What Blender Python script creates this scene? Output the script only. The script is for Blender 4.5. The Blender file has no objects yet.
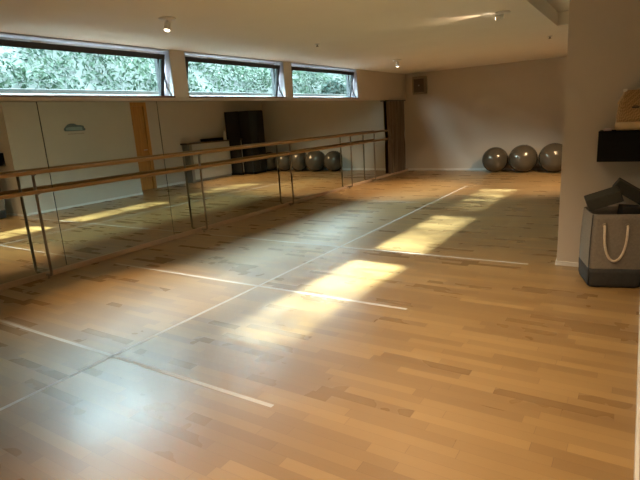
import bpy, bmesh, math, random
from mathutils import Vector, Matrix
random.seed(7)
sc = bpy.context.scene
COL = sc.collection
PI = math.pi

# ------------------------------------------------------------------ tuning
SKY = 47.0
SUN = 26.0
LAMP = 1.0

# ------------------------------------------------------------------ helpers
def obj(name, bm, mat, parent=None, smooth=False, loc=None):
    me = bpy.data.meshes.new(name)
    bmesh.ops.recalc_face_normals(bm, faces=bm.faces[:])
    bm.to_mesh(me); bm.free()
    if smooth:
        for p in me.polygons: p.use_smooth = True
    o = bpy.data.objects.new(name, me)
    COL.objects.link(o)
    if mat: me.materials.append(mat)
    if parent: o.parent = parent
    if loc: o.location = loc
    return o

def thing(name, label, cat, loc=(0, 0, 0), rotz=0, group=None):
    o = bpy.data.objects.new(name, None)
    o.empty_display_size = 0.1
    COL.objects.link(o)
    o.location = loc; o.rotation_euler = (0, 0, rotz)
    o['label'] = label; o['category'] = cat
    if group: o['group'] = group
    return o

def tag(o, label, cat, group=None):
    o['label'] = label; o['category'] = cat
    if group: o['group'] = group
    return o

def struct(name, bm, mat, parent=None, smooth=False):
    o = obj(name, bm, mat, parent, smooth)
    if parent is None: o['kind'] = 'structure'
    return o

def dup(root, label, loc=None, rot=None, group=None):
    r = root.copy(); COL.objects.link(r)
    r['label'] = label
    if group: r['group'] = group
    if loc is not None: r.location = loc
    if rot is not None: r.rotation_euler = rot
    for ch in list(root.children):
        c = ch.copy(); COL.objects.link(c); c.parent = r
        for g in list(ch.children):
            d = g.copy(); COL.objects.link(d); d.parent = c
    return r

def box(bm, x0, x1, y0, y1, z0, z1, bevel=0.0, mat=None):
    vs = [bm.verts.new((x, y, z)) for z in (z0, z1) for y in (y0, y1) for x in (x0, x1)]
    fs = [(0, 2, 3, 1), (4, 5, 7, 6), (0, 1, 5, 4), (2, 6, 7, 3), (0, 4, 6, 2), (1, 3, 7, 5)]
    faces = [bm.faces.new([vs[i] for i in f]) for f in fs]
    if bevel:
        edges = list({e for f in faces for e in f.edges})
        bmesh.ops.bevel(bm, geom=edges, offset=bevel, segments=2, affect='EDGES', profile=0.5)
    if mat is not None:
        bmesh.ops.transform(bm, matrix=mat, verts=bm.verts[:])
    return bm

def B(x0, x1, y0, y1, z0, z1, bevel=0.0):
    return box(bmesh.new(), x0, x1, y0, y1, z0, z1, bevel)

def tube(bm, pts, r, seg=12, cap=True):
    pts = [Vector(p) for p in pts]
    rings = []
    n = len(pts)
    up = None
    for i, p in enumerate(pts):
        if i == 0: t = pts[1] - p
        elif i == n - 1: t = p - pts[i - 1]
        else: t = (pts[i + 1] - p).normalized() + (p - pts[i - 1]).normalized()
        t.normalize()
        if up is None:
            up = Vector((0, 0, 1)) if abs(t.z) < .9 else Vector((0, 1, 0))
        a = t.cross(up).normalized(); b = a.cross(t).normalized(); up = b
        rr = r[i] if isinstance(r, (list, tuple)) else r
        rings.append([bm.verts.new(p + a * (rr * math.cos(2 * PI * k / seg)) + b * (rr * math.sin(2 * PI * k / seg))) for k in range(seg)])
    for i in range(n - 1):
        for k in range(seg):
            bm.faces.new((rings[i][k], rings[i][(k + 1) % seg], rings[i + 1][(k + 1) % seg], rings[i + 1][k]))
    if cap:
        bm.faces.new(rings[0]); bm.faces.new(rings[-1][::-1])
    return bm

def lathe(bm, prof, seg=32, mat=None):
    """prof: (radius, z) pairs; radius 0 ends close to a point"""
    rings = []
    for r, z in prof:
        if r <= 1e-6: rings.append([bm.verts.new((0, 0, z))])
        else: rings.append([bm.verts.new((r * math.cos(2 * PI * k / seg), r * math.sin(2 * PI * k / seg), z)) for k in range(seg)])
    new = [v for r in rings for v in r]
    for a, b in zip(rings, rings[1:]):
        for k in range(seg):
            k2 = (k + 1) % seg
            if len(a) == 1 and len(b) == 1: continue
            if len(a) == 1: bm.faces.new((a[0], b[k2], b[k]))
            elif len(b) == 1: bm.faces.new((a[k], a[k2], b[0]))
            else: bm.faces.new((a[k], a[k2], b[k2], b[k]))
    if len(rings[0]) > 1: bm.faces.new(rings[0][::-1])
    if len(rings[-1]) > 1: bm.faces.new(rings[-1])
    if mat is not None: bmesh.ops.transform(bm, matrix=mat, verts=new)
    return bm

def rrect(hx, hy, rad, n=5, cx=0, cy=0):
    pts = []
    for sx, sy, a0 in ((1, 1, 0), (-1, 1, 90), (-1, -1, 180), (1, -1, 270)):
        for i in range(n + 1):
            a = math.radians(a0 + 90 * i / n)
            pts.append((cx + sx * (hx - rad) + rad * math.cos(a), cy + sy * (hy - rad) + rad * math.sin(a)))
    return pts

def loft(bm, rings, close_bottom=True, close_top=True):
    R = [[bm.verts.new(p) for p in r] for r in rings]
    n = len(R[0])
    for a, b in zip(R, R[1:]):
        for k in range(n):
            bm.faces.new((a[k], a[(k + 1) % n], b[(k + 1) % n], b[k]))
    if close_bottom: bm.faces.new(R[0][::-1])
    if close_top: bm.faces.new(R[-1])
    return bm

# ------------------------------------------------------------------ materials
class M:
    def __init__(s, name):
        s.m = bpy.data.materials.new(name); s.m.use_nodes = True
        s.nt = s.m.node_tree; s.nt.nodes.clear()
        s.out = s.n('ShaderNodeOutputMaterial')
    def n(s, t, **kw):
        nd = s.nt.nodes.new(t)
        for k, v in kw.items(): setattr(nd, k, v)
        return nd
    def l(s, a, b): s.nt.links.new(a, b)
    def math(s, op, a, b=None):
        nd = s.n('ShaderNodeMath', operation=op)
        for i, v in enumerate((a, b)):
            if v is None: continue
            if isinstance(v, (int, float)): nd.inputs[i].default_value = v
            else: s.l(v, nd.inputs[i])
        return nd.outputs[0]

def rgba(c): return (c[0], c[1], c[2], 1)

def simple(name, col, rough=0.5, metal=0.0, spec=0.5, var=0.08, scale=12.0, bump=0.0, bscale=200.0, coat=0.0, stretch=(1, 1, 1)):
    k = M(name)
    p = k.n('ShaderNodeBsdfPrincipled')
    p.inputs['Roughness'].default_value = rough
    p.inputs['Metallic'].default_value = metal
    p.inputs['Specular IOR Level'].default_value = spec
    p.inputs['Coat Weight'].default_value = coat
    tc = k.n('ShaderNodeTexCoord'); mp = k.n('ShaderNodeMapping')
    mp.inputs['Scale'].default_value = stretch
    k.l(tc.outputs['Object'], mp.inputs['Vector'])
    nz = k.n('ShaderNodeTexNoise'); nz.inputs['Scale'].default_value = scale; nz.inputs['Detail'].default_value = 4
    k.l(mp.outputs[0], nz.inputs['Vector'])
    cr = k.n('ShaderNodeValToRGB')
    cr.color_ramp.elements[0].position = .3; cr.color_ramp.elements[1].position = .7
    cr.color_ramp.elements[0].color = rgba([c * (1 - var) for c in col])
    cr.color_ramp.elements[1].color = rgba([min(1, c * (1 + var)) for c in col])
    k.l(nz.outputs['Fac'], cr.inputs[0]); k.l(cr.outputs[0], p.inputs['Base Color'])
    if bump:
        n2 = k.n('ShaderNodeTexNoise'); n2.inputs['Scale'].default_value = bscale
        k.l(mp.outputs[0], n2.inputs['Vector'])
        bp = k.n('ShaderNodeBump'); bp.inputs['Strength'].default_value = bump; bp.inputs['Distance'].default_value = .01
        k.l(n2.outputs['Fac'], bp.inputs['Height']); k.l(bp.outputs[0], p.inputs['Normal'])
    k.l(p.outputs[0], k.out.inputs[0])
    return k.m

def parquet():
    k = M('oak_parquet')
    tc = k.n('ShaderNodeTexCoord'); sx = k.n('ShaderNodeSeparateXYZ'); k.l(tc.outputs['Object'], sx.inputs[0])
    X, Y = sx.outputs[0], sx.outputs[1]
    W, Ln = 0.066, 0.55
    v = k.math('DIVIDE', Y, W)
    row = k.math('FLOOR', v); fv = k.math('FRACT', v)
    w1 = k.n('ShaderNodeTexWhiteNoise', noise_dimensions='1D'); k.l(row, w1.inputs['W'])
    u = k.math('ADD', k.math('DIVIDE', X, Ln), k.math('MULTIPLY', w1.outputs['Value'], 7.3))
    colm = k.math('FLOOR', u); fu = k.math('FRACT', u)
    cb = k.n('ShaderNodeCombineXYZ'); k.l(colm, cb.inputs[0]); k.l(row, cb.inputs[1])
    w2 = k.n('ShaderNodeTexWhiteNoise', noise_dimensions='2D'); k.l(cb.outputs[0], w2.inputs['Vector'])
    # grain
    mp = k.n('ShaderNodeMapping'); mp.inputs['Scale'].default_value = (4, 95, 1)
    ad = k.n('ShaderNodeVectorMath', operation='ADD'); k.l(tc.outputs['Object'], ad.inputs[0])
    sc2 = k.n('ShaderNodeVectorMath', operation='SCALE'); k.l(w2.outputs['Color'], sc2.inputs[0]); sc2.inputs['Scale'].default_value = 20
    k.l(sc2.outputs[0], ad.inputs[1]); k.l(ad.outputs[0], mp.inputs['Vector'])
    nz = k.n('ShaderNodeTexNoise'); nz.inputs['Scale'].default_value = 1.6; nz.inputs['Detail'].default_value = 6
    k.l(mp.outputs[0], nz.inputs['Vector'])
    t = k.math('ADD', k.math('MULTIPLY', w2.outputs['Value'], .86), k.math('MULTIPLY', nz.outputs['Fac'], .16))
    cr = k.n('ShaderNodeValToRGB')
    E = cr.color_ramp.elements
    E[0].position = .10; E[0].color = (.230, .131, .042, 1)
    E[1].position = .95; E[1].color = (.362, .224, .077, 1)
    k.l(t, cr.inputs[0])
    # seams
    s1 = k.math('LESS_THAN', fv, .022); s2 = k.math('LESS_THAN', fu, .005)
    s = k.math('MAXIMUM', s1, s2)
    mx = k.n('ShaderNodeMix', data_type='RGBA'); mx.inputs[7].default_value = (.16, .08, .03, 1)
    k.l(k.math('MULTIPLY', s, .6), mx.inputs[0]); k.l(cr.outputs[0], mx.inputs[6])
    p = k.n('ShaderNodeBsdfPrincipled')
    k.l(mx.outputs[2], p.inputs['Base Color'])
    n3 = k.n('ShaderNodeTexNoise'); n3.inputs['Scale'].default_value = 2.2; n3.inputs['Detail'].default_value = 3
    k.l(tc.outputs['Object'], n3.inputs['Vector'])
    p.inputs['Roughness'].default_value = .50
    p.inputs['Specular IOR Level'].default_value = .7
    p.inputs['Coat Weight'].default_value = .8
    k.l(k.math('ADD', k.math('MULTIPLY', n3.outputs['Fac'], .08), k.math('ADD', k.math('MULTIPLY', w2.outputs['Value'], .05), .23)), p.inputs['Coat Roughness'])
    k.l(p.outputs[0], k.out.inputs[0])
    return k.m

def mirror_mat():
    k = M('mirror_glass')
    g = k.n('ShaderNodeBsdfGlossy'); g.inputs['Roughness'].default_value = 0.0
    tc = k.n('ShaderNodeTexCoord'); nz = k.n('ShaderNodeTexNoise'); nz.inputs['Scale'].default_value = 1.5
    k.l(tc.outputs['Object'], nz.inputs['Vector'])
    cr = k.n('ShaderNodeValToRGB')
    cr.color_ramp.elements[0].color = (.69, .72, .66, 1); cr.color_ramp.elements[1].color = (.73, .76, .70, 1)
    k.l(nz.outputs['Fac'], cr.inputs[0]); k.l(cr.outputs[0], g.inputs['Color'])
    k.l(g.outputs[0], k.out.inputs[0]); return k.m

def glass_mat():
    k = M('window_glass')
    t = k.n('ShaderNodeBsdfTransparent'); t.inputs[0].default_value = (.86, .96, .93, 1)
    g = k.n('ShaderNodeBsdfGlossy'); g.inputs['Roughness'].default_value = .02
    f = k.n('ShaderNodeLayerWeight'); f.inputs[0].default_value = .5
    fac = k.math('ADD', k.math('MULTIPLY', k.math('POWER', f.outputs['Facing'], 5), .8), .03)
    mx = k.n('ShaderNodeMixShader')
    k.l(fac, mx.inputs[0]); k.l(t.outputs[0], mx.inputs[1]); k.l(g.outputs[0], mx.inputs[2])
    k.l(mx.outputs[0], k.out.inputs[0]); return k.m

def leaf_mat(name, c1, c2, trans=.35):
    k = M(name)
    gi = k.n('ShaderNodeNewGeometry')
    cr = k.n('ShaderNodeValToRGB')
    cr.color_ramp.elements[0].color = rgba(c1); cr.color_ramp.elements[1].color = rgba(c2)
    tc = k.n('ShaderNodeTexCoord'); nz = k.n('ShaderNodeTexNoise'); nz.inputs['Scale'].default_value = 1.7; nz.inputs['Detail'].default_value = 4
    k.l(tc.outputs['Object'], nz.inputs['Vector'])
    k.l(k.math('SUBTRACT', k.math('ADD', k.math('MULTIPLY', gi.outputs['Random Per Island'], .6), k.math('MULTIPLY', nz.outputs['Fac'], 1.5)), .55), cr.inputs[0])
    d = k.n('ShaderNodeBsdfPrincipled'); d.inputs['Roughness'].default_value = .6; d.inputs['Specular IOR Level'].default_value = .15
    tr = k.n('ShaderNodeBsdfTranslucent')
    k.l(cr.outputs[0], d.inputs['Base Color']); k.l(cr.outputs[0], tr.inputs['Color'])
    mx = k.n('ShaderNodeMixShader'); mx.inputs[0].default_value = trans
    k.l(d.outputs[0], mx.inputs[1]); k.l(tr.outputs[0], mx.inputs[2]); k.l(mx.outputs[0], k.out.inputs[0])
    return k.m

def emit_mat(name, col, strength):
    k = M(name)
    e = k.n('ShaderNodeEmission'); e.inputs[0].default_value = rgba(col); e.inputs[1].default_value = strength
    k.l(e.outputs[0], k.out.inputs[0]); return k.m

def weave_mat(name, c1, c2, scale=60):
    k = M(name)
    tc = k.n('ShaderNodeTexCoord')
    mp = k.n('ShaderNodeMapping'); mp.inputs['Rotation'].default_value = (0, math.radians(45), math.radians(30))
    k.l(tc.outputs['Object'], mp.inputs[0])
    ch = k.n('ShaderNodeTexChecker'); ch.inputs['Scale'].default_value = scale
    ch.inputs[1].default_value = rgba(c1); ch.inputs[2].default_value = rgba(c2)
    k.l(mp.outputs[0], ch.inputs['Vector'])
    p = k.n('ShaderNodeBsdfPrincipled'); p.inputs['Roughness'].default_value = .75
    k.l(ch.outputs['Color'], p.inputs['Base Color'])
    bp = k.n('ShaderNodeBump'); bp.inputs['Strength'].default_value = .6; bp.inputs['Distance'].default_value = .004
    k.l(ch.outputs['Fac'], bp.inputs['Height']); k.l(bp.outputs[0], p.inputs['Normal'])
    k.l(p.outputs[0], k.out.inputs[0]); return k.m

WALL = simple('greige_wall_paint', (.55, .50, .43), .85, var=.02, scale=2, bump=.05, bscale=120)
CEIL = simple('white_ceiling_paint', (.80, .75, .67), .9, var=.015, scale=2, bump=.04, bscale=120)
REVEAL = simple('pale_grey_reveal_paint', (.40, .41, .44), .6, var=.02)
WHITE = simple('white_gloss_paint', (.74, .73, .70), .4, var=.02)
FLOOR = parquet()
MIRROR = mirror_mat()
GLASS = glass_mat()
SASH = simple('dark_aluminium', (.035, .035, .038), .35, metal=.3, var=.05)
STEEL = simple('brushed_steel', (.30, .265, .21), .34, metal=.9, var=.06, stretch=(1, 1, .1))
CHROME = simple('pale_metal', (.6, .58, .55), .3, metal=.9)
RAILW = simple('varnished_beech', (.40, .225, .085), .3, var=.18, scale=6, stretch=(8, .6, 8), coat=.3)
SKIRTW = simple('beech_skirting', (.52, .40, .29), .5, var=.08, scale=6, stretch=(4, .5, 4))
DOORW = simple('pine_door', (.50, .235, .062), .45, var=.15, scale=4, stretch=(6, 6, .6))
TAPE = simple('white_floor_tape', (.60, .58, .54), .5, var=.05, scale=30)
CURT = simple('brown_curtain_pleat_shade', (.135, .10, .064), .9, var=.45, scale=3, bump=.2, stretch=(6, 9, .25))  # lengthwise streaks put the light and shade of the pleats into the colour
BALL = simple('pewter_ball_vinyl', (.105, .090, .066), .22, metal=.35, var=.05, scale=5)
BLACK = simple('black_lacquer', (.006, .006, .0055), .7, spec=.15, var=.1)
BLACKF = simple('black_cloth', (.010, .011, .011), .8, var=.2, bump=.2)
GREYFELT = simple('grey_felt', (.225, .20, .165), .95, var=.1, scale=60, bump=.3, bscale=350)
DARKFELT = simple('charcoal_felt', (.042, .043, .042), .95, var=.12, scale=60, bump=.3, bscale=350)
ROPE = simple('cotton_rope', (.62, .54, .42), .9, var=.12, scale=120, bump=.4)
FOAM = simple('dark_foam', (.040, .042, .034), .8, var=.1, scale=60, bump=.1)
FOAM2 = simple('black_foam', (.012, .012, .012), .8, var=.1, scale=60, bump=.1)
STRAW = weave_mat('woven_straw', (.50, .32, .14), (.31, .185, .072), 95)
LEATH = simple('pale_tan_leather', (.60, .45, .26), .6, var=.08)
COUNTER = simple('grey_melamine', (.40, .40, .37), .5, var=.03)
COUNTERD = simple('grey_melamine_edge', (.22, .20, .17), .5, var=.03)
TOPD = simple('dark_counter_top', (.07, .05, .035), .4, var=.1)
PLAST = simple('speaker_plastic', (.27, .225, .165), .5, var=.05)
GRILLE = simple('speaker_cloth', (.105, .08, .055), .8, var=.15, scale=120)
CONC = simple('pale_concrete', (.026, .027, .027), .85, var=.08, scale=8)
EARTH = simple('dark_earth', (.0028, .0045, .0030), .95, var=.3, scale=9)
LEAF = leaf_mat('ivy_leaves', (.0022, .0075, .0052), (.0108, .0208, .0102))
LEAFD = leaf_mat('dark_leaves', (.005, .011, .009), (.012, .021, .017))
BARK = simple('bark', (.05, .035, .025), .9, var=.2)
DECB = simple('decal_pale_blue', (.26, .36, .38), .6, var=.06)
DECD = simple('decal_slate', (.12, .165, .18), .6, var=.06)
DECT = simple('decal_taupe', (.36, .30, .26), .6, var=.05)
BULB = emit_mat('lamp_bulb', (1.0, .80, .58), 14.0)

# ------------------------------------------------------------------ dimensions
H = 2.47             # ceiling
MT = 1.82            # mirror top
SILL = 1.88
YF = 12.64           # far wall
YN = -2.6            # wall behind the camera
XR = 5.38            # right wall beside the camera
PX, PY, PY2 = 4.70, 4.94, 7.73
XB = 5.30            # wall behind the block
WIN = [(2.56, 4.83), (5.08, 7.34), (7.56, 10.0)]

# ------------------------------------------------------------------ shell
struct('floor', B(-.25, 6.2, YN - .2, YF + .2, -.12, 0), FLOOR)

bm = bmesh.new()
box(bm, -.25, 4.23, YN - .2, YF + .2, H, H + .3)
box(bm, 4.23, 6.2, 7.71, YF + .2, H, H + .3)
box(bm, 4.23, 6.2, YN - .2, 7.71, H + .17, H + .3)
struct('ceiling', bm, CEIL)

bm = bmesh.new()
box(bm, -.25, -.03, YN - .2, YF, 0, 1.86)
ys = [YN - .2] + [v for w in WIN for v in w] + [YF]
for i in range(0, len(ys), 2):
    box(bm, -.25, 0, ys[i], ys[i + 1], 1.86, H)
struct('wall_left', bm, WALL)
struct('wall_far', B(-.25, 6.2, YF, YF + .2, 0, H), WALL)
struct('wall_near', B(-.25, 6.2, YN - .2, YN, 0, H + .17), WALL)
struct('wall_right', B(XR, XR + .2, YN, PY, 0, H + .17), WALL)
struct('wall_partition', B(PX, 6.2, PY, PY2, 0, H + .17), WALL)
# wall behind, with an opening for the door
DY0, DY1, DZ = 7.80, 8.60, 2.10
bm = bmesh.new()
box(bm, XB, XB + .2, PY2, DY0, 0, H)
box(bm, XB, XB + .2, DY1, YF, 0, H)
box(bm, XB, XB + .2, DY0, DY1, DZ, H)
struct('wall_back', bm, WALL)

# trims
struct('trim_3', B(-.03, -.024, -.3, 12.3, .058, MT), BLACKF)
struct('wall_light_stop', B(XB + .2, XB + .3, PY2, DY1 + .4, 0, H), WALL)  # added closure behind the door, stops sky light leaking through its gaps
struct('trim_1', B(-.03, .015, YN, YF, MT + .004, 1.862, .004), WALL)
struct('baseboard_left', B(-.03, .022, YN, YF, 0, .058, .006), SKIRTW)
struct('baseboard_far', B(0.03, XB, YF - .015, YF, 0, .055, .004), WHITE)
struct('baseboard_back', B(XB - .015, XB, DY1 + .06, YF - .02, 0, .055, .004), WHITE)
bm = bmesh.new()
box(bm, PX - .012, PX, PY - .012, PY2, 0, .042, .003)
box(bm, PX, XR, PY - .012, PY, 0, .042, .003)
struct('baseboard_partition', bm, WHITE)
struct('baseboard_right', B(XR - .015, XR, YN, PY - .02, 0, .07, .003), WHITE)

# ------------------------------------------------------------------ windows
for i, (y0, y1) in enumerate(WIN):
    root = bpy.data.objects.new('window_%d' % (i + 1), None); COL.objects.link(root)
    root.location = (0, (y0 + y1) / 2, SILL); root['kind'] = 'structure'
    h = (y1 - y0) / 2; e = .003
    zt = H - SILL - .003
    # white reveal lining
    bm = bmesh.new()
    box(bm, -.25, -.003, h - .012, h - e, .0, zt); box(bm, -.25, -.003, -h + e, -h + .012, .0, zt)
    box(bm, -.25, -.003, -h + .012, h - .012, zt - .012, zt)
    obj('reveal', bm, REVEAL, root)
    # wooden sill edge
    obj('sill', B(-.25, .012, -h + e, h - e, -.017, .002, .003), simple('brown_sill_%d' % i, (.16, .07, .045), .4, var=.1), root)
    # fixed outer frame
    bm = bmesh.new()
    xa, xb = -.24, -.185
    box(bm, xa, xb, -h + .013, h - .013, .003, .035)
    box(bm, xa, xb, -h + .013, h - .013, zt - .05, zt - .013)
    obj('fixed_frame', bm, WHITE, root)
    for sg in (-1, 1):
        obj('frame_jamb', B(xa, xb, min(sg * (h - .06), sg * (h - .013)), max(sg * (h - .055), sg * (h - .013)), .035, zt - .05), SASH, root)
    # tilted sash, hinged at the bottom, top leaning into the room
    tilt = math.radians(12)
    sash = bpy.data.objects.new('sash', None)
    Rm = Matrix.Translation((-.165, 0, .012)) @ Matrix.Rotation(tilt, 4, 'Y')
    hs, zs, t, d = h - .055, .530, .062, .022
    bm = bmesh.new()
    box(bm, -d, d, -hs, hs, .0, .014); box(bm, -d, d, -hs, hs, zs - t, zs)
    box(bm, -d, d, -hs, -hs + .055, .014, zs - t); box(bm, -d, d, hs - .055, hs, .014, zs - t)
    bmesh.ops.transform(bm, matrix=Rm, verts=bm.verts[:])
    sf = obj('sash_frame', bm, SASH, root)
    bm = B(-.004, .004, -hs + .055, hs - .055, .014, zs - t)
    bmesh.ops.transform(bm, matrix=Rm, verts=bm.verts[:])
    obj('pane', bm, GLASS, root)
    bm = bmesh.new()
    for yy in (-hs * .55, hs * .55):
        box(bm, -.012, .016, yy - .05, yy + .05, zs, zs + .018)
    bmesh.ops.transform(bm, matrix=Rm, verts=bm.verts[:])
    obj('latch', bm, CHROME, root)
    for s in (-1, 1):
        bm = tube(bmesh.new(), [Rm @ Vector((.0, s * (hs + .008), .30)), Vector((-.10, s * (h - .03), .12)), Vector((-.045, s * (h - .02), .012))], .011, 8)
        obj('stay_arm', bm, SASH, root)

# ------------------------------------------------------------------ door in the recess (seen in the mirror)
d = bpy.data.objects.new('door_1', None); COL.objects.link(d); d['kind'] = 'structure'
d.location = (XB, (DY0 + DY1) / 2, 0)
w = (DY1 - DY0) / 2
bm = bmesh.new()
box(bm, -.012, .12, -w - .06, -w + .03, 0, DZ + .06); box(bm, -.012, .12, w - .03, w + .06, 0, DZ + .06)
box(bm, -.012, .12, -w + .03, w - .03, DZ - .03, DZ + .06)
obj('door_frame', bm, DOORW, d)
obj('door_leaf', B(.02, .06, -w + .032, w - .032, .002, DZ - .032, .003), DOORW, d)
bm = bmesh.new(); tube(bm, [(.02, w - .09, 1.0), (-.03, w - .09, 1.0), (-.035, w - .2, 1.0)], .009, 10)
obj('handle', bm, CHROME, d)
for z in (1.64, 1.72):
    obj('latch', B(-.022, .02, -.075, -.015, z - .022, z + .022, .004), BLACK, d)

# ------------------------------------------------------------------ floor tape
def tape(x0, x1, y0, y1, label):
    o = obj('floor_tape', B(x0, x1, y0, y1, .0002, .0009), TAPE)
    tag(o, label, 'floor tape', 'white tape lines on the wooden floor')
TX = 2.394
tape(TX - .014, TX + .014, .2, 9.9, 'long straight white tape line running the length of the floor')
tape(.04, 3.75, 1.818 - .014, 1.818 + .014, 'nearest of the white tape lines crossing the floor toward the mirrors')
tape(.30, 3.86, 3.366 - .016, 3.366 + .016, 'white cross tape line through the nearest sun patch')
tape(.30, 4.46, 4.882 - .015, 4.882 + .015, 'white cross tape line between the first and second sun patches')
tape(1.2, 2.2, 7.92 - .014, 7.92 + .014, 'short white cross tape line farthest from the camera')

# ------------------------------------------------------------------ mirror panels
seams = [-.125, 1.42, 2.965, 4.511, 6.056, 7.6, 9.15, 10.7, 12.25]
mlabels = ['frameless mirror panel nearest the camera, below blank wall',
           'frameless mirror panel at the left edge, reflecting the storage bag',
           'frameless mirror panel reflecting the blue cloud sticker and wooden door',
           'frameless mirror panel reflecting the long grey counter',
           'frameless mirror panel reflecting the tall black cabinet',
           'frameless mirror panel reflecting the row of grey balls',
           'frameless mirror panel between the ball reflections and the last barre posts',
           'frameless mirror panel half hidden behind the brown curtain']
for i in range(8):
    y0, y1 = seams[i], seams[i + 1]
    L = (y1 - y0) / 2 - .004
    o = obj('mirror_panel', B(-.006, 0, -L, L, 0, MT - .062), MIRROR, loc=(0.0, (y0 + y1) / 2, .06))
    if i >= 4: o.rotation_euler = (0, 0, math.radians(-1.55 if i < 6 else -1.1))
    tag(o, mlabels[i], 'mirror', 'mirror panels along the left wall')

# ------------------------------------------------------------------ barre
b = thing('ballet_barre', 'long double wooden ballet barre on thin metal posts before the mirrors', 'ballet barre', (.18, 5.5, 0))
def rail(name, z):
    bm = tube(bmesh.new(), [(0.0, y - 5.5, z) for y in (.0, 2.7, 5.4, 8.1, 11.05)], .021, 16)
    obj(name, bm, RAILW, b, True)
rail('upper_rail', 1.121); rail('lower_rail', .926)
for y in (.35, 2.704, 4.987, 7.124, 9.303, 10.41):
    pts = [(-.03, 0, 1.118), (-.03, 0, .07), (-.036, 0, .05), (-.055, 0, .04), (-.13, 0, .038)]
    p = obj('post', tube(bmesh.new(), pts, .0145, 10), STEEL, b, True, loc=(0, y - 5.5, 0))
    for z in (1.105, .91):
        bm = bmesh.new(); box(bm, -.034, .012, -.014, .014, z - .014, z + .002)
        obj('rail_bracket', bm, STEEL, p)
    bm = bmesh.new(); lathe(bm, [(.018, 0), (.018, .004), (.008, .006), (.008, .04)], 12)
    f = obj('foot', bm, STEEL, p, True, loc=(-.10, 0, 0))

# ------------------------------------------------------------------ curtain
bm = bmesh.new()
ny, nz = 96, 24
def cpt(a, z, off):
    y = 11.38 + a * .98
    mid = 11.38 + .49
    pinch = 1 - .10 * math.exp(-((z - .95) / .12) ** 2)
    y = mid + (y - mid) * pinch
    amp = .030 * (1 - .25 * math.sin(z * 2.1))
    k = min(1, a / .12)
    amp *= .25 + .75 * k
    x = .034 + .030 * k + amp * math.sin(a * 2 * PI * 6 + .35 * math.sin(z * 3)) + .010 * k * math.sin(a * 2 * PI * 17 + z) + off
    return (x, y, z)
for off in (0, .004):
    g = [[bm.verts.new(cpt(i / ny, .06 + (1.80 - .06) * j / nz, off)) for i in range(ny + 1)] for j in range(nz + 1)]
    for j in range(nz):
        for i in range(ny):
            bm.faces.new((g[j][i], g[j][i + 1], g[j + 1][i + 1], g[j + 1][i]))
cur = thing('curtain', 'brown pleated curtain hanging at the far end of the mirrors', 'curtain', (0, 0, 0))
obj('drape', bm, CURT, cur, True)
obj('curtain_track', B(.018, .11, 11.35, 12.38, 1.80, 1.822, .003), SASH, cur)

# ------------------------------------------------------------------ ceiling spotlights
def spotlight(loc, label, aim, energy, blend=.6, size=75, stem=.022):
    """aim: direction the head points; loc: point on the ceiling"""
    t = thing('ceiling_spotlight', label, 'spotlight', loc, 0, 'white ceiling spotlights')
    bm = lathe(bmesh.new(), [(.0, 0), (.076, 0), (.08, -.006), (.074, -.014), (.03, -.02), (0, -.02)], 28)
    obj('ceiling_plate', bm, WHITE, t, True)
    piv = Vector((0, 0, -.022 - stem))
    obj('stem', tube(bmesh.new(), [(0, 0, -.02), piv], .009, 10), WHITE, t, True)
    a = Vector(aim).normalized()
    q = Vector((0, 0, -1)).rotation_difference(a).to_matrix().to_4x4()
    mt = Matrix.Translation(piv) @ q
    bm = lathe(bmesh.new(), [(.0, .012), (.018, .011), (.026, .004), (.028, -.03), (.031, -.065), (.031, -.072), (.027, -.072), (.025, -.06), (0, -.06)], 24, mt)
    h = obj('lamp_head', bm, WHITE, t, True)
    bm = lathe(bmesh.new(), [(0, -.059), (.023, -.060), (.0245, -.068), (.014, -.075), (0, -.077)], 20, mt)
    obj('bulb', bm, BULB, h, True)
    ld = bpy.data.lights.new('spot_beam', 'SPOT'); ld.energy = energy * LAMP; ld.color = (1.0, .70, .42)
    ld.spot_size = math.radians(size); ld.spot_blend = blend; ld.shadow_soft_size = .025
    lo = bpy.data.objects.new('spot_beam', ld); COL.objects.link(lo)
    lo.location = Vector(loc) + piv + a * .085
    lo.rotation_euler = Vector((0, 0, -1)).rotation_difference(a).to_euler()
    return t
spotlight((1.45, 3.53, H), 'white ceiling spotlight above the gap between the two nearer windows', (.03, -.30, -1), 120, .7, 50)
spotlight((1.26, 9.27, H), 'small lit ceiling spotlight near the far window', (.0, .05, -1), 170)
spotlight((3.91, 6.05, H), 'white ceiling spotlight beside the warm light streak, turned sideways', (-1, -.12, -.20), 12, .4, 62)
spotlight((3.9, 3.35, H), 'added fill spotlight level with the nearest sun patch, above the frame', (-.05, .05, -1), 90, .9, 105)  # unseen lamp added to brighten the right half of the floor
spotlight((4.0, .6, H), 'ceiling spotlight nearest the camera, above the right wall side', (.22, .12, -1), 115, .8, 88)
spotlight((4.45, 10.1, H), 'ceiling spotlight hidden behind the partition, lighting the balls', (-.45, .2, -1), 190, .7, 95)
spotlight((1.45, -1.6, H), 'added fill spotlight behind the camera near the mirror wall', (.1, -.3, -1), 40)  # added out-of-view lamp, general warm fill
spotlight((4.85, 2.2, H + .17), 'added fill spotlight in the recess above the right wall', (-.1, .15, -1), 42, .7, 120)  # unseen lamp, added to lift the dark partition front

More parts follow.
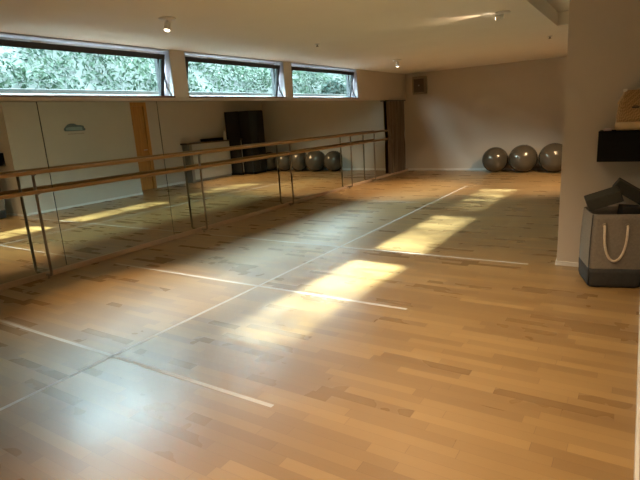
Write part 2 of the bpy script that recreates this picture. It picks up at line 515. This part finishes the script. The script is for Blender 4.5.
for loc, lab in (((1.43, 6.18, H), 'tiny round sprinkler head on the ceiling near the middle window'),
                 ((4.0, 8.68, H), 'tiny dark sprinkler head on the ceiling near the partition')):
    t = thing('ceiling_sprinkler', lab, 'sprinkler', loc, 0, 'sprinkler heads on the ceiling')
    obj('cover_ring', lathe(bmesh.new(), [(0, 0), (.036, 0), (.036, -.006), (.012, -.012), (0, -.012)], 20), CHROME, t, True)
    obj('nozzle', lathe(bmesh.new(), [(0, -.012), (.010, -.012), (.010, -.03), (.022, -.034), (.022, -.038), (0, -.038)], 16), STEEL, t, True)

# ------------------------------------------------------------------ wall speaker
s = thing('wall_speaker', 'brown box speaker mounted high in the far left corner', 'speaker', (.44, YF, 1.94))
bm = bmesh.new()
box(bm, -.17, .17, -.20, -.04, 0, .045, .008); box(bm, -.17, .17, -.20, -.04, .37, .43, .008)
box(bm, -.17, -.135, -.20, -.04, .045, .37); box(bm, .135, .17, -.20, -.04, .045, .37)
box(bm, -.135, .135, -.06, -.04, .045, .37)
obj('cabinet', bm, PLAST, s)
obj('grille', B(-.134, .134, -.185, -.061, .046, .369), GRILLE, s)
bm = lathe(bmesh.new(), [(0, 0), (.018, 0), (.02, .008), (0, .014)], 16, Matrix.Translation((0, -.186, .21)) @ Matrix.Rotation(PI / 2, 4, 'X'))
obj('badge', bm, CHROME, s, True)
obj('wall_bracket', B(-.05, .05, -.04, 0, .15, .27), PLAST, s)

# ------------------------------------------------------------------ exercise balls
def ball_mesh(r):
    prof = []
    n = 64
    for i in range(n + 1):
        a = -PI / 2 + PI * i / n
        k = r
        for c in range(-5, 6):
            if abs(a - c * .16) < .022: k = r * 1.006
        prof.append((max(0, k * math.cos(a)) if 0 < i < n else 0, k * math.sin(a)))
    return lathe(bmesh.new(), prof, 56)
balls = [(2.37, .295, 'leftmost grey exercise ball against the far wall'),
         (3.00, .315, 'grey exercise ball in the middle of the three seen directly'),
         (3.655, .325, 'grey exercise ball half hidden by the partition edge'),
         (4.29, .30, 'grey exercise ball behind the partition, fourth along in the mirror'),
         (4.90, .295, 'last grey exercise ball of the row, beside the black cabinet in the mirror')]
for i, (x, r, lab) in enumerate(balls):
    t = thing('exercise_ball', lab, 'exercise ball', (x, YF - .035 - r, 0), 0, 'row of grey exercise balls along the far wall')
    rot = (random.uniform(.2, .9), random.uniform(-.6, .6), random.uniform(0, 6))
    rm = Matrix.Translation((0, 0, r * .985)) @ Matrix.Rotation(rot[2], 4, 'Z') @ Matrix.Rotation(rot[0], 4, 'X')
    bm = ball_mesh(r)
    for v in bm.verts:
        pass
    bmesh.ops.transform(bm, matrix=rm, verts=bm.verts[:])
    for v in bm.verts:
        if v.co.z < .001: v.co.z = .001
    sh = obj('ball_shell', bm, BALL, t, True)
    bm = lathe(bmesh.new(), [(0, r * .998), (.016, r * .998), (.016, r + .004), (0, r + .005)], 14, rm)
    obj('valve_plug', bm, DARKFELT, t, True)

# ------------------------------------------------------------------ black shelf and what is on it
t = thing('wall_shelf', 'thick black box shelf on the partition wall above the storage bag', 'shelf', (5.18, PY, .98))
obj('shelf_box', B(-.19, .197, -.25, -.002, 0, .235, .004), BLACK, t)
obj('shelf_top', B(-.192, .198, -.252, -.002, .2355, .243, .002), BLACK, t)

hb = thing('straw_handbag', 'tan woven straw handbag with pale base standing on the black shelf', 'handbag', (5.235, 4.80, 1.224))
def ring(hx, hy, rad, z, cx=0, cy=0): return [(x, y, z) for x, y in rrect(hx, hy, rad, 5, cx, cy)]
bm = loft(bmesh.new(), [ring(.125, .085, .05, 0), ring(.137, .095, .055, .012), ring(.139, .097, .055, .04), ring(.134, .093, .05, .065)])
obj('base_band', bm, LEATH, hb, True)
bm = loft(bmesh.new(), [ring(.130, .09, .05, .066), ring(.131, .09, .05, .12), ring(.124, .083, .045, .18), ring(.118, .078, .04, .21), ring(.100, .06, .03, .255), ring(.084, .045, .02, .300), ring(.078, .04, .02, .307)])
obj('woven_body', bm, STRAW, hb, True)
bm = tube(bmesh.new(), [(-.127, -.03, .205), (-.112, -.035, .24), (-.098, -.04, .268), (-.086, -.03, .296)], .006, 8)
obj('edge_piping', bm, LEATH, hb, True)
obj('corner_tab', B(-.097, -.07, -.045, -.005, .298, .318, .005), WHITE, hb)
bm = bmesh.new()
box(bm, -.028, .022, -.086, -.0815, .168, .182, .002); box(bm, -.018, .012, -.086, -.0805, .186, .191)
obj('dark_tag', bm, TOPD, hb)
for sgn in (-1, 1):
    bm = tube(bmesh.new(), [(.05 + .05 * math.cos(PI * i / 10), sgn * .03, .305 + .07 * math.sin(PI * i / 10)) for i in range(11)], .006, 8)
    # handles lie folded back over the top
    for v in bm.verts: v.co.y += (v.co.z - .305) * .6; v.co.z = .308 + (v.co.z - .305) * .25
    obj('handle', bm, LEATH, hb, True)

pk = thing('small_pouch', 'small pale pink pouch at the left end of the black shelf', 'pouch', (5.05, 4.755, 1.224))
bm = loft(bmesh.new(), [ring(.026, .02, .012, 0), ring(.032, .025, .014, .008), ring(.03, .023, .014, .016), ring(.014, .01, .006, .021)])
PINK = simple('pale_pink', (.66, .52, .50), .6)
obj('pouch_body', bm, PINK, pk, True)
obj('flap', B(-.018, .018, -.024, -.0225, .006, .014, .0005), PINK, pk)

# ------------------------------------------------------------------ storage bag
bag = thing('storage_bag', 'grey felt storage bag with rope handle and dark base beside the partition', 'storage bag', (5.135, 4.605, 0), math.radians(17))
hx, hy, rad = .190, .185, .045
def bz(z):
    k = 1 + .045 * math.sin(PI * min(1, z / .6)) - .03 * (z / .6)
    return k
rings = []
zs = [.155 + (.60 - .155) * i / 10 for i in range(11)]
for z in zs: rings.append(ring(hx * bz(z), hy * bz(z), rad, z))
for z in reversed(zs): rings.append(ring(hx * bz(z) - .006, hy * bz(z) - .006, rad - .005, z - (.0 if z > .2 else -.004)))
bm = loft(bmesh.new(), rings, False, True)
obj('bag_body', bm, GREYFELT, bag, True)
rings = [ring(hx * .93, hy * .93, rad, .002), ring(hx * .985, hy * .985, rad, .012)]
for z in (.04, .08, .12, .162): rings.append(ring(hx * bz(z) + .002, hy * bz(z) + .002, rad, z))
bm = loft(bmesh.new(), rings)
obj('base_band', bm, DARKFELT, bag, True)
for sx in (-1, 1):
    obj('corner_piping', tube(bmesh.new(), [(sx * hx * bz(z) * .985, -(hy * bz(z) - .010), z) for z in [.02] + zs], .004, 6), DARKFELT, bag, True)
for sgn in (-1, 1):
    pts = []
    for i in range(17):
        u = i / 16; a = PI * u
        xx = -.02 - .080 * math.cos(a)
        zz = .505 - .275 * math.sin(a) ** .75
        k = bz(zz)
        pts.append((xx, sgn * (hy * k + .012), zz))
    pts = [(pts[0][0], sgn * (hy * bz(.515) - .02), .518)] + pts + [(pts[-1][0], sgn * (hy * bz(.515) - .02), .518)]
    obj('rope_handle', tube(bmesh.new(), pts, .0095, 10), ROPE, bag, True)
    for xx in (-.10, .06):
        bm = lathe(bmesh.new(), [(.011, -.003), (.017, -.003), (.017, .003), (.011, .003)], 16, Matrix.Translation((xx, sgn * (hy * bz(.515) + .002), .515)) @ Matrix.Rotation(PI / 2, 4, 'X'))
        obj('eyelet', bm, STEEL, bag, True)

def block(loc, rot, mat, label, dims=(.23, .15, .08)):
    bm = B(-dims[0] / 2, dims[0] / 2, -dims[1] / 2, dims[1] / 2, -dims[2] / 2, dims[2] / 2, .006)
    o = obj('foam_block', bm, mat, loc=loc); o.rotation_euler = rot
    tag(o, label, 'foam block', 'dark foam blocks in the storage bag')
R_ = math.radians
block((5.065, 4.535, .705), (R_(10), R_(-20), R_(9)), FOAM, 'dark foam block tilted over the left rim of the storage bag', (.25, .14, .095))
block((5.25, 4.71, .735), (R_(6), R_(33), R_(8)), FOAM, 'dark foam block leaning up at the back of the storage bag, sloping down right', (.27, .11, .09))
block((5.250, 4.565, .60), (R_(0), R_(4), R_(17)), FOAM2, 'black foam block lowest in the storage bag, under the two tilted ones', (.14, .115, .10))

# ------------------------------------------------------------------ things seen only in the mirror
cn = thing('counter', 'long grey counter with dark top against the back wall', 'counter', (5.17, 10.49, 0))
L = .80
obj('counter_top', B(-.16, .128, -L - .06, L + .02, 1.03, 1.07, .004), TOPD, cn)
obj('front_panel', B(-.13, -.11, -L + .10, L, .07, 1.03), COUNTER, cn)
obj('side_panel', B(-.14, .128, -L, -L + .10, 0, 1.03), COUNTERD, cn)
obj('side_panel', B(-.11, .128, L - .03, L, 0, 1.03), COUNTERD, cn)
obj('plinth', B(-.11, .12, -L + .10, L - .03, 0, .07), COUNTERD, cn)
pk = thing('black_case', 'flat black case lying on the grey counter', 'case', (5.16, 10.72, 1.07))
obj('case_body', B(-.11, .11, -.36, .36, 0, .05, .008), BLACK, pk)
obj('case_lid', B(-.11, .11, -.36, .36, .052, .075, .008), BLACK, pk)
bt = thing('white_bottle', 'white bottle standing at the end of the grey counter', 'bottle', (5.10, 11.20, 1.07))
obj('bottle_body', lathe(bmesh.new(), [(0, 0), (.04, 0), (.043, .01), (.043, .17), (.036, .20), (.018, .225), (.018, .235), (0, .235)], 20), WHITE, bt, True)
obj('cap', lathe(bmesh.new(), [(0, .236), (.021, .236), (.021, .268), (0, .27)], 16), WHITE, bt, True)
cb = thing('tall_cabinet', 'tall black cabinet in the far corner beside the grey counter', 'cabinet', (4.98, 11.70, 0))
obj('cabinet_body', B(-.22, .235, -.31, .31, .06, 1.86, .01), BLACKF, cb)
obj('plinth', B(-.20, .23, -.29, .29, 0, .06), BLACK, cb)
for s in (-1, 1):
    dd = obj('cabinet_door', B(-.242, -.222, min(s * .004, s * .30), max(s * .004, s * .30), .08, 1.84, .004), BLACKF, cb)
    obj('handle', B(-.262, -.242, s * .03 - .006, s * .03 + .006, .95, 1.1, .002), SASH, dd)

# cloud decal on the partition's side, facing the mirrors
dc = thing('wall_sticker', 'pale blue cloud shaped wall sticker with small lettering below', 'wall sticker', (PX, 6.29, 1.60))
def decal(pts, x0, x1):
    bm = bmesh.new()
    a = [bm.verts.new((x0, y, z)) for y, z in pts]; c = [bm.verts.new((x1, y, z)) for y, z in pts]
    bm.faces.new(a); bm.faces.new(c[::-1])
    for i in range(len(pts)):
        j = (i + 1) % len(pts); bm.faces.new((a[i], c[i], c[j], a[j]))
    return bm
cloud = [(-.22, -.045), (.22, -.05), (.245, -.02), (.22, .005), (.205, .05), (.15, .065), (.06, .07), (.0, .10), (-.07, .105), (-.14, .09), (-.19, .05), (-.235, .01), (-.245, -.02)]
obj('cloud_outline', decal(cloud, -.0025, -.0005), DECD, dc)
obj('cloud_band', decal([(-.19, -.03), (.17, -.038), (.17, .03), (.0, .035), (-.12, .035), (-.19, .02)], -.0045, -.003), DECB, dc)
bm = bmesh.new(); x = -.17
while x < .17:
    wl = random.uniform(.012, .03); box(bm, -.0025, -.0005, x, x + wl, -.115, -.095); x += wl + .008
obj('lettering', bm, DECT, dc)

# ------------------------------------------------------------------ outside
def bank_z(x):
    # paved strip, then a rising bank
    return 1.62 + max(0, -x - 1.15) * .80
bm = bmesh.new()
prof = [(-.25, 1.62), (-1.15, 1.62), (-2.0, 2.30), (-3.4, 3.35), (-5.5, 3.5), (-9, 3.5)]
ra = [[bm.verts.new((x, y, z)) for x, z in prof] for y in (-30, 45)]
for i in range(len(prof) - 1): bm.faces.new((ra[0][i], ra[0][i + 1], ra[1][i + 1], ra[1][i]))
struct('ground', bm, EARTH)
struct('trim_2', B(-.62, -.50, -2, 20, 1.60, 1.992, .008), CONC)

def leaves(n, pos_fn, smin, smax):
    bm = bmesh.new()
    for _ in range(n):
        p = Vector(pos_fn())
        s = random.uniform(smin, smax)
        nrm = Vector((random.gauss(.6, .5), random.gauss(0, .5), random.gauss(.55, .5))).normalized()
        a = nrm.orthogonal().normalized(); a.rotate(Matrix.Rotation(random.uniform(0, 6.28), 3, nrm)); c = nrm.cross(a)
        v = [bm.verts.new(p + q) for q in (-a * s, c * s * .42 + nrm * s * .18 - a * .1 * s, a * s, -c * s * .42 + nrm * s * .18 - a * .1 * s)]
        bm.faces.new((v[0], v[1], v[2])); bm.faces.new((v[0], v[2], v[3]))
    return bm
def leaf_obj(name, bm, mat, parent):
    me = bpy.data.meshes.new(name); bm.to_mesh(me); bm.free()
    o = bpy.data.objects.new(name, me); COL.objects.link(o); me.materials.append(mat); o.parent = parent
    return o
hg = thing('hedge', 'dense sunlit green hedge covering the bank outside the high windows', 'hedge', (-2.2, 10, 2.3))
def hp():
    u = random.random(); y = random.uniform(-9.0, 20.5)
    x = -1.4 - 2.15 * u
    z = 1.80 + (x + 1.4) * -.78
    lump = .16 * math.sin(y * 2.3 + u * 3) + .12 * math.sin(y * 5.1 - u * 7)
    z += random.uniform(.02, .34) + lump * .9
    return (x + 2.2, y - 10, z - 2.3)
leaf_obj('foliage', leaves(54000, hp, .022, .065), LEAF, hg)
def bush(cx, cy, cz, rx, ry, rz):
    def f():
        while True:
            q = Vector((random.uniform(-1, 1), random.uniform(-1, 1), random.uniform(-1, 1)))
            if .35 < q.length < 1: return (q.x * rx, q.y * ry, q.z * rz)
    return f
bs = thing('bush', 'darker bush in front of the hedge outside the farthest window', 'bush', (-1.06, 10.8, 1.62))
leaf_obj('foliage', leaves(900, lambda: (lambda p: (p[0], p[1], p[2] + .45))(bush(0, 0, 0, .26, .45, .33)()), .03, .09), LEAFD, bs)
bm = bmesh.new()
for k in range(5): tube(bm, [(0, 0, 0), (random.uniform(-.1, .1), random.uniform(-.2, .2), .35), (random.uniform(-.2, .2), random.uniform(-.35, .35), .7)], [.012, .009, .004], 6)
obj('stems', bm, BARK, bs)
# two young trees on top of the bank whose crowns break up the sun
for cy, lab, n, ry in ((8.15, 'young tree on the bank behind the hedge outside the farthest window', 900, .75), (2.95, 'young tree on the bank behind the hedge outside the nearest window', 420, .70)):
    tr = thing('young_tree', lab, 'tree', (-3.7, cy, 3.42), 0, 'young trees on the bank')
    leaf_obj('crown', leaves(n, lambda: (lambda p: (p[0], p[1], p[2] + 1.15))(bush(0, 0, 0, .45, ry, .5)()), .05, .10), LEAF, tr)
    bm = tube(bmesh.new(), [(0, 0, -.05), (.02, .01, .5), (0, 0, 1.3)], [.03, .025, .008], 8)
    for k in range(7):
        a = random.uniform(0, 6.28); tube(bm, [(.01, 0, .55 + .08 * k), (.25 * math.cos(a), .45 * math.sin(a), .9 + .08 * k)], [.010, .004], 6)
    obj('trunk', bm, BARK, tr, True)

# unseen taller trees added behind the bank to filter low sky and sun
k = 0
for cy, top, n, lab in ((-13.6, 11.0, 1500, 'added broad tall tree behind the bank, farthest back along the garden'),
                   (-9.4, 11.0, 1500, 'added broad tall tree behind the bank, third behind the camera'),
                   (-5.2, 11.0, 1500, 'added broad tall tree behind the bank, second behind the camera'),
                   (-.9, 10.6, 1400, 'added broad tall tree behind the bank, first behind the camera'),
                   (3.3, 9.6, 700, 'added thin tall tree behind the bank, outside the nearest window'), (7.1, 9.2, 600, 'added sparse tall tree behind the bank, level with the middle window'),
                   (10.9, 10.4, 1300, 'added tall tree behind the bank, just past the farthest window'), (15.2, 11.2, 1500, 'added broad tall tree behind the bank, second past the farthest window'),
                   (19.4, 11.2, 1500, 'added broad tall tree behind the bank, third past the farthest window'), (23.6, 11.0, 1500, 'added broad tall tree behind the bank, fourth past the farthest window'),
                   (27.8, 11.0, 1500, 'added broad tall tree behind the bank, last of the row')):
    tr = thing('sky_filter_tree', lab, 'tree', (-8.6, cy, 3.48), 0, 'unseen tall trees added behind the bank')
    hh = top - 3.5
    leaf_obj('crown', leaves(n, lambda: (lambda p: (p[0], p[1], p[2] + hh * .53))(bush(0, 0, 0, 1.2, 1.85, hh * .48)()), .12, .24), LEAF, tr)
    bm = tube(bmesh.new(), [(0, 0, -.1), (.05, .04, hh * .4), (0, 0, hh * .9)], [.13, .10, .03], 8)
    for q in range(9):
        a = random.uniform(0, 6.28); z = hh * (.25 + .06 * q); tube(bm, [(.03, .02, z), (.6 * math.cos(a), 1.2 * math.sin(a), z + .6)], [.04, .012], 6)
    obj('trunk', bm, BARK, tr, True)

# ------------------------------------------------------------------ light
w = bpy.data.worlds.new('sky'); sc.world = w; w.use_nodes = True
nt = w.node_tree; nt.nodes.clear()
o = nt.nodes.new('ShaderNodeOutputWorld'); bg = nt.nodes.new('ShaderNodeBackground')
bg.inputs[0].default_value = (.73, .87, 1.0, 1); bg.inputs[1].default_value = SKY
nt.links.new(bg.outputs[0], o.inputs[0])
sd = bpy.data.lights.new('sun', 'SUN'); sd.energy = SUN; sd.color = (1.0, .98, .97); sd.angle = math.radians(1.4)
so = bpy.data.objects.new('sun', sd); COL.objects.link(so)
so.rotation_euler = Vector((0, 0, -1)).rotation_difference(Vector((3.05, -.27, -2.035)).normalized()).to_euler()
so.location = (-6, 6, 8)
# sampling portals in the window openings: they emit nothing, they only tell the renderer where the sky is seen from indoors
for y0, y1 in WIN:
    pl = bpy.data.lights.new('sky_portal', 'AREA'); pl.shape = 'RECTANGLE'; pl.size = y1 - y0; pl.size_y = H - SILL
    pl.cycles.is_portal = True
    po = bpy.data.objects.new('sky_portal', pl); COL.objects.link(po)
    po.matrix_world = Matrix(((0, 0, -1, -.255), (1, 0, 0, (y0 + y1) / 2), (0, -1, 0, (H + SILL) / 2), (0, 0, 0, 1)))

# ------------------------------------------------------------------ camera
cd = bpy.data.cameras.new('camera'); co = bpy.data.objects.new('camera', cd); COL.objects.link(co)
cd.sensor_width = 36; cd.lens = 36 * 500.017 / 640; cd.clip_start = .02
fw = Vector((-.53089854, .81502089, -.23213722)); r = Vector((.84425965, .53237092, -.06169971)); u = Vector((-.07329655, .22874037, .97072419))
m = Matrix((r, u, -fw)).transposed().to_4x4(); m.translation = (5.29887575, 0, 1.45)
co.matrix_world = m
sc.camera = co

sc.view_settings.view_transform = 'Standard'; sc.view_settings.look = 'None'
sc.view_settings.gamma = 1; sc.view_settings.use_curve_mapping = False
sc.view_settings.exposure = 1.0
cy = sc.cycles
cy.use_denoising = True
cy.max_bounces = 10; cy.diffuse_bounces = 6; cy.glossy_bounces = 6; cy.transparent_max_bounces = 12
cy.sample_clamp_indirect = 6
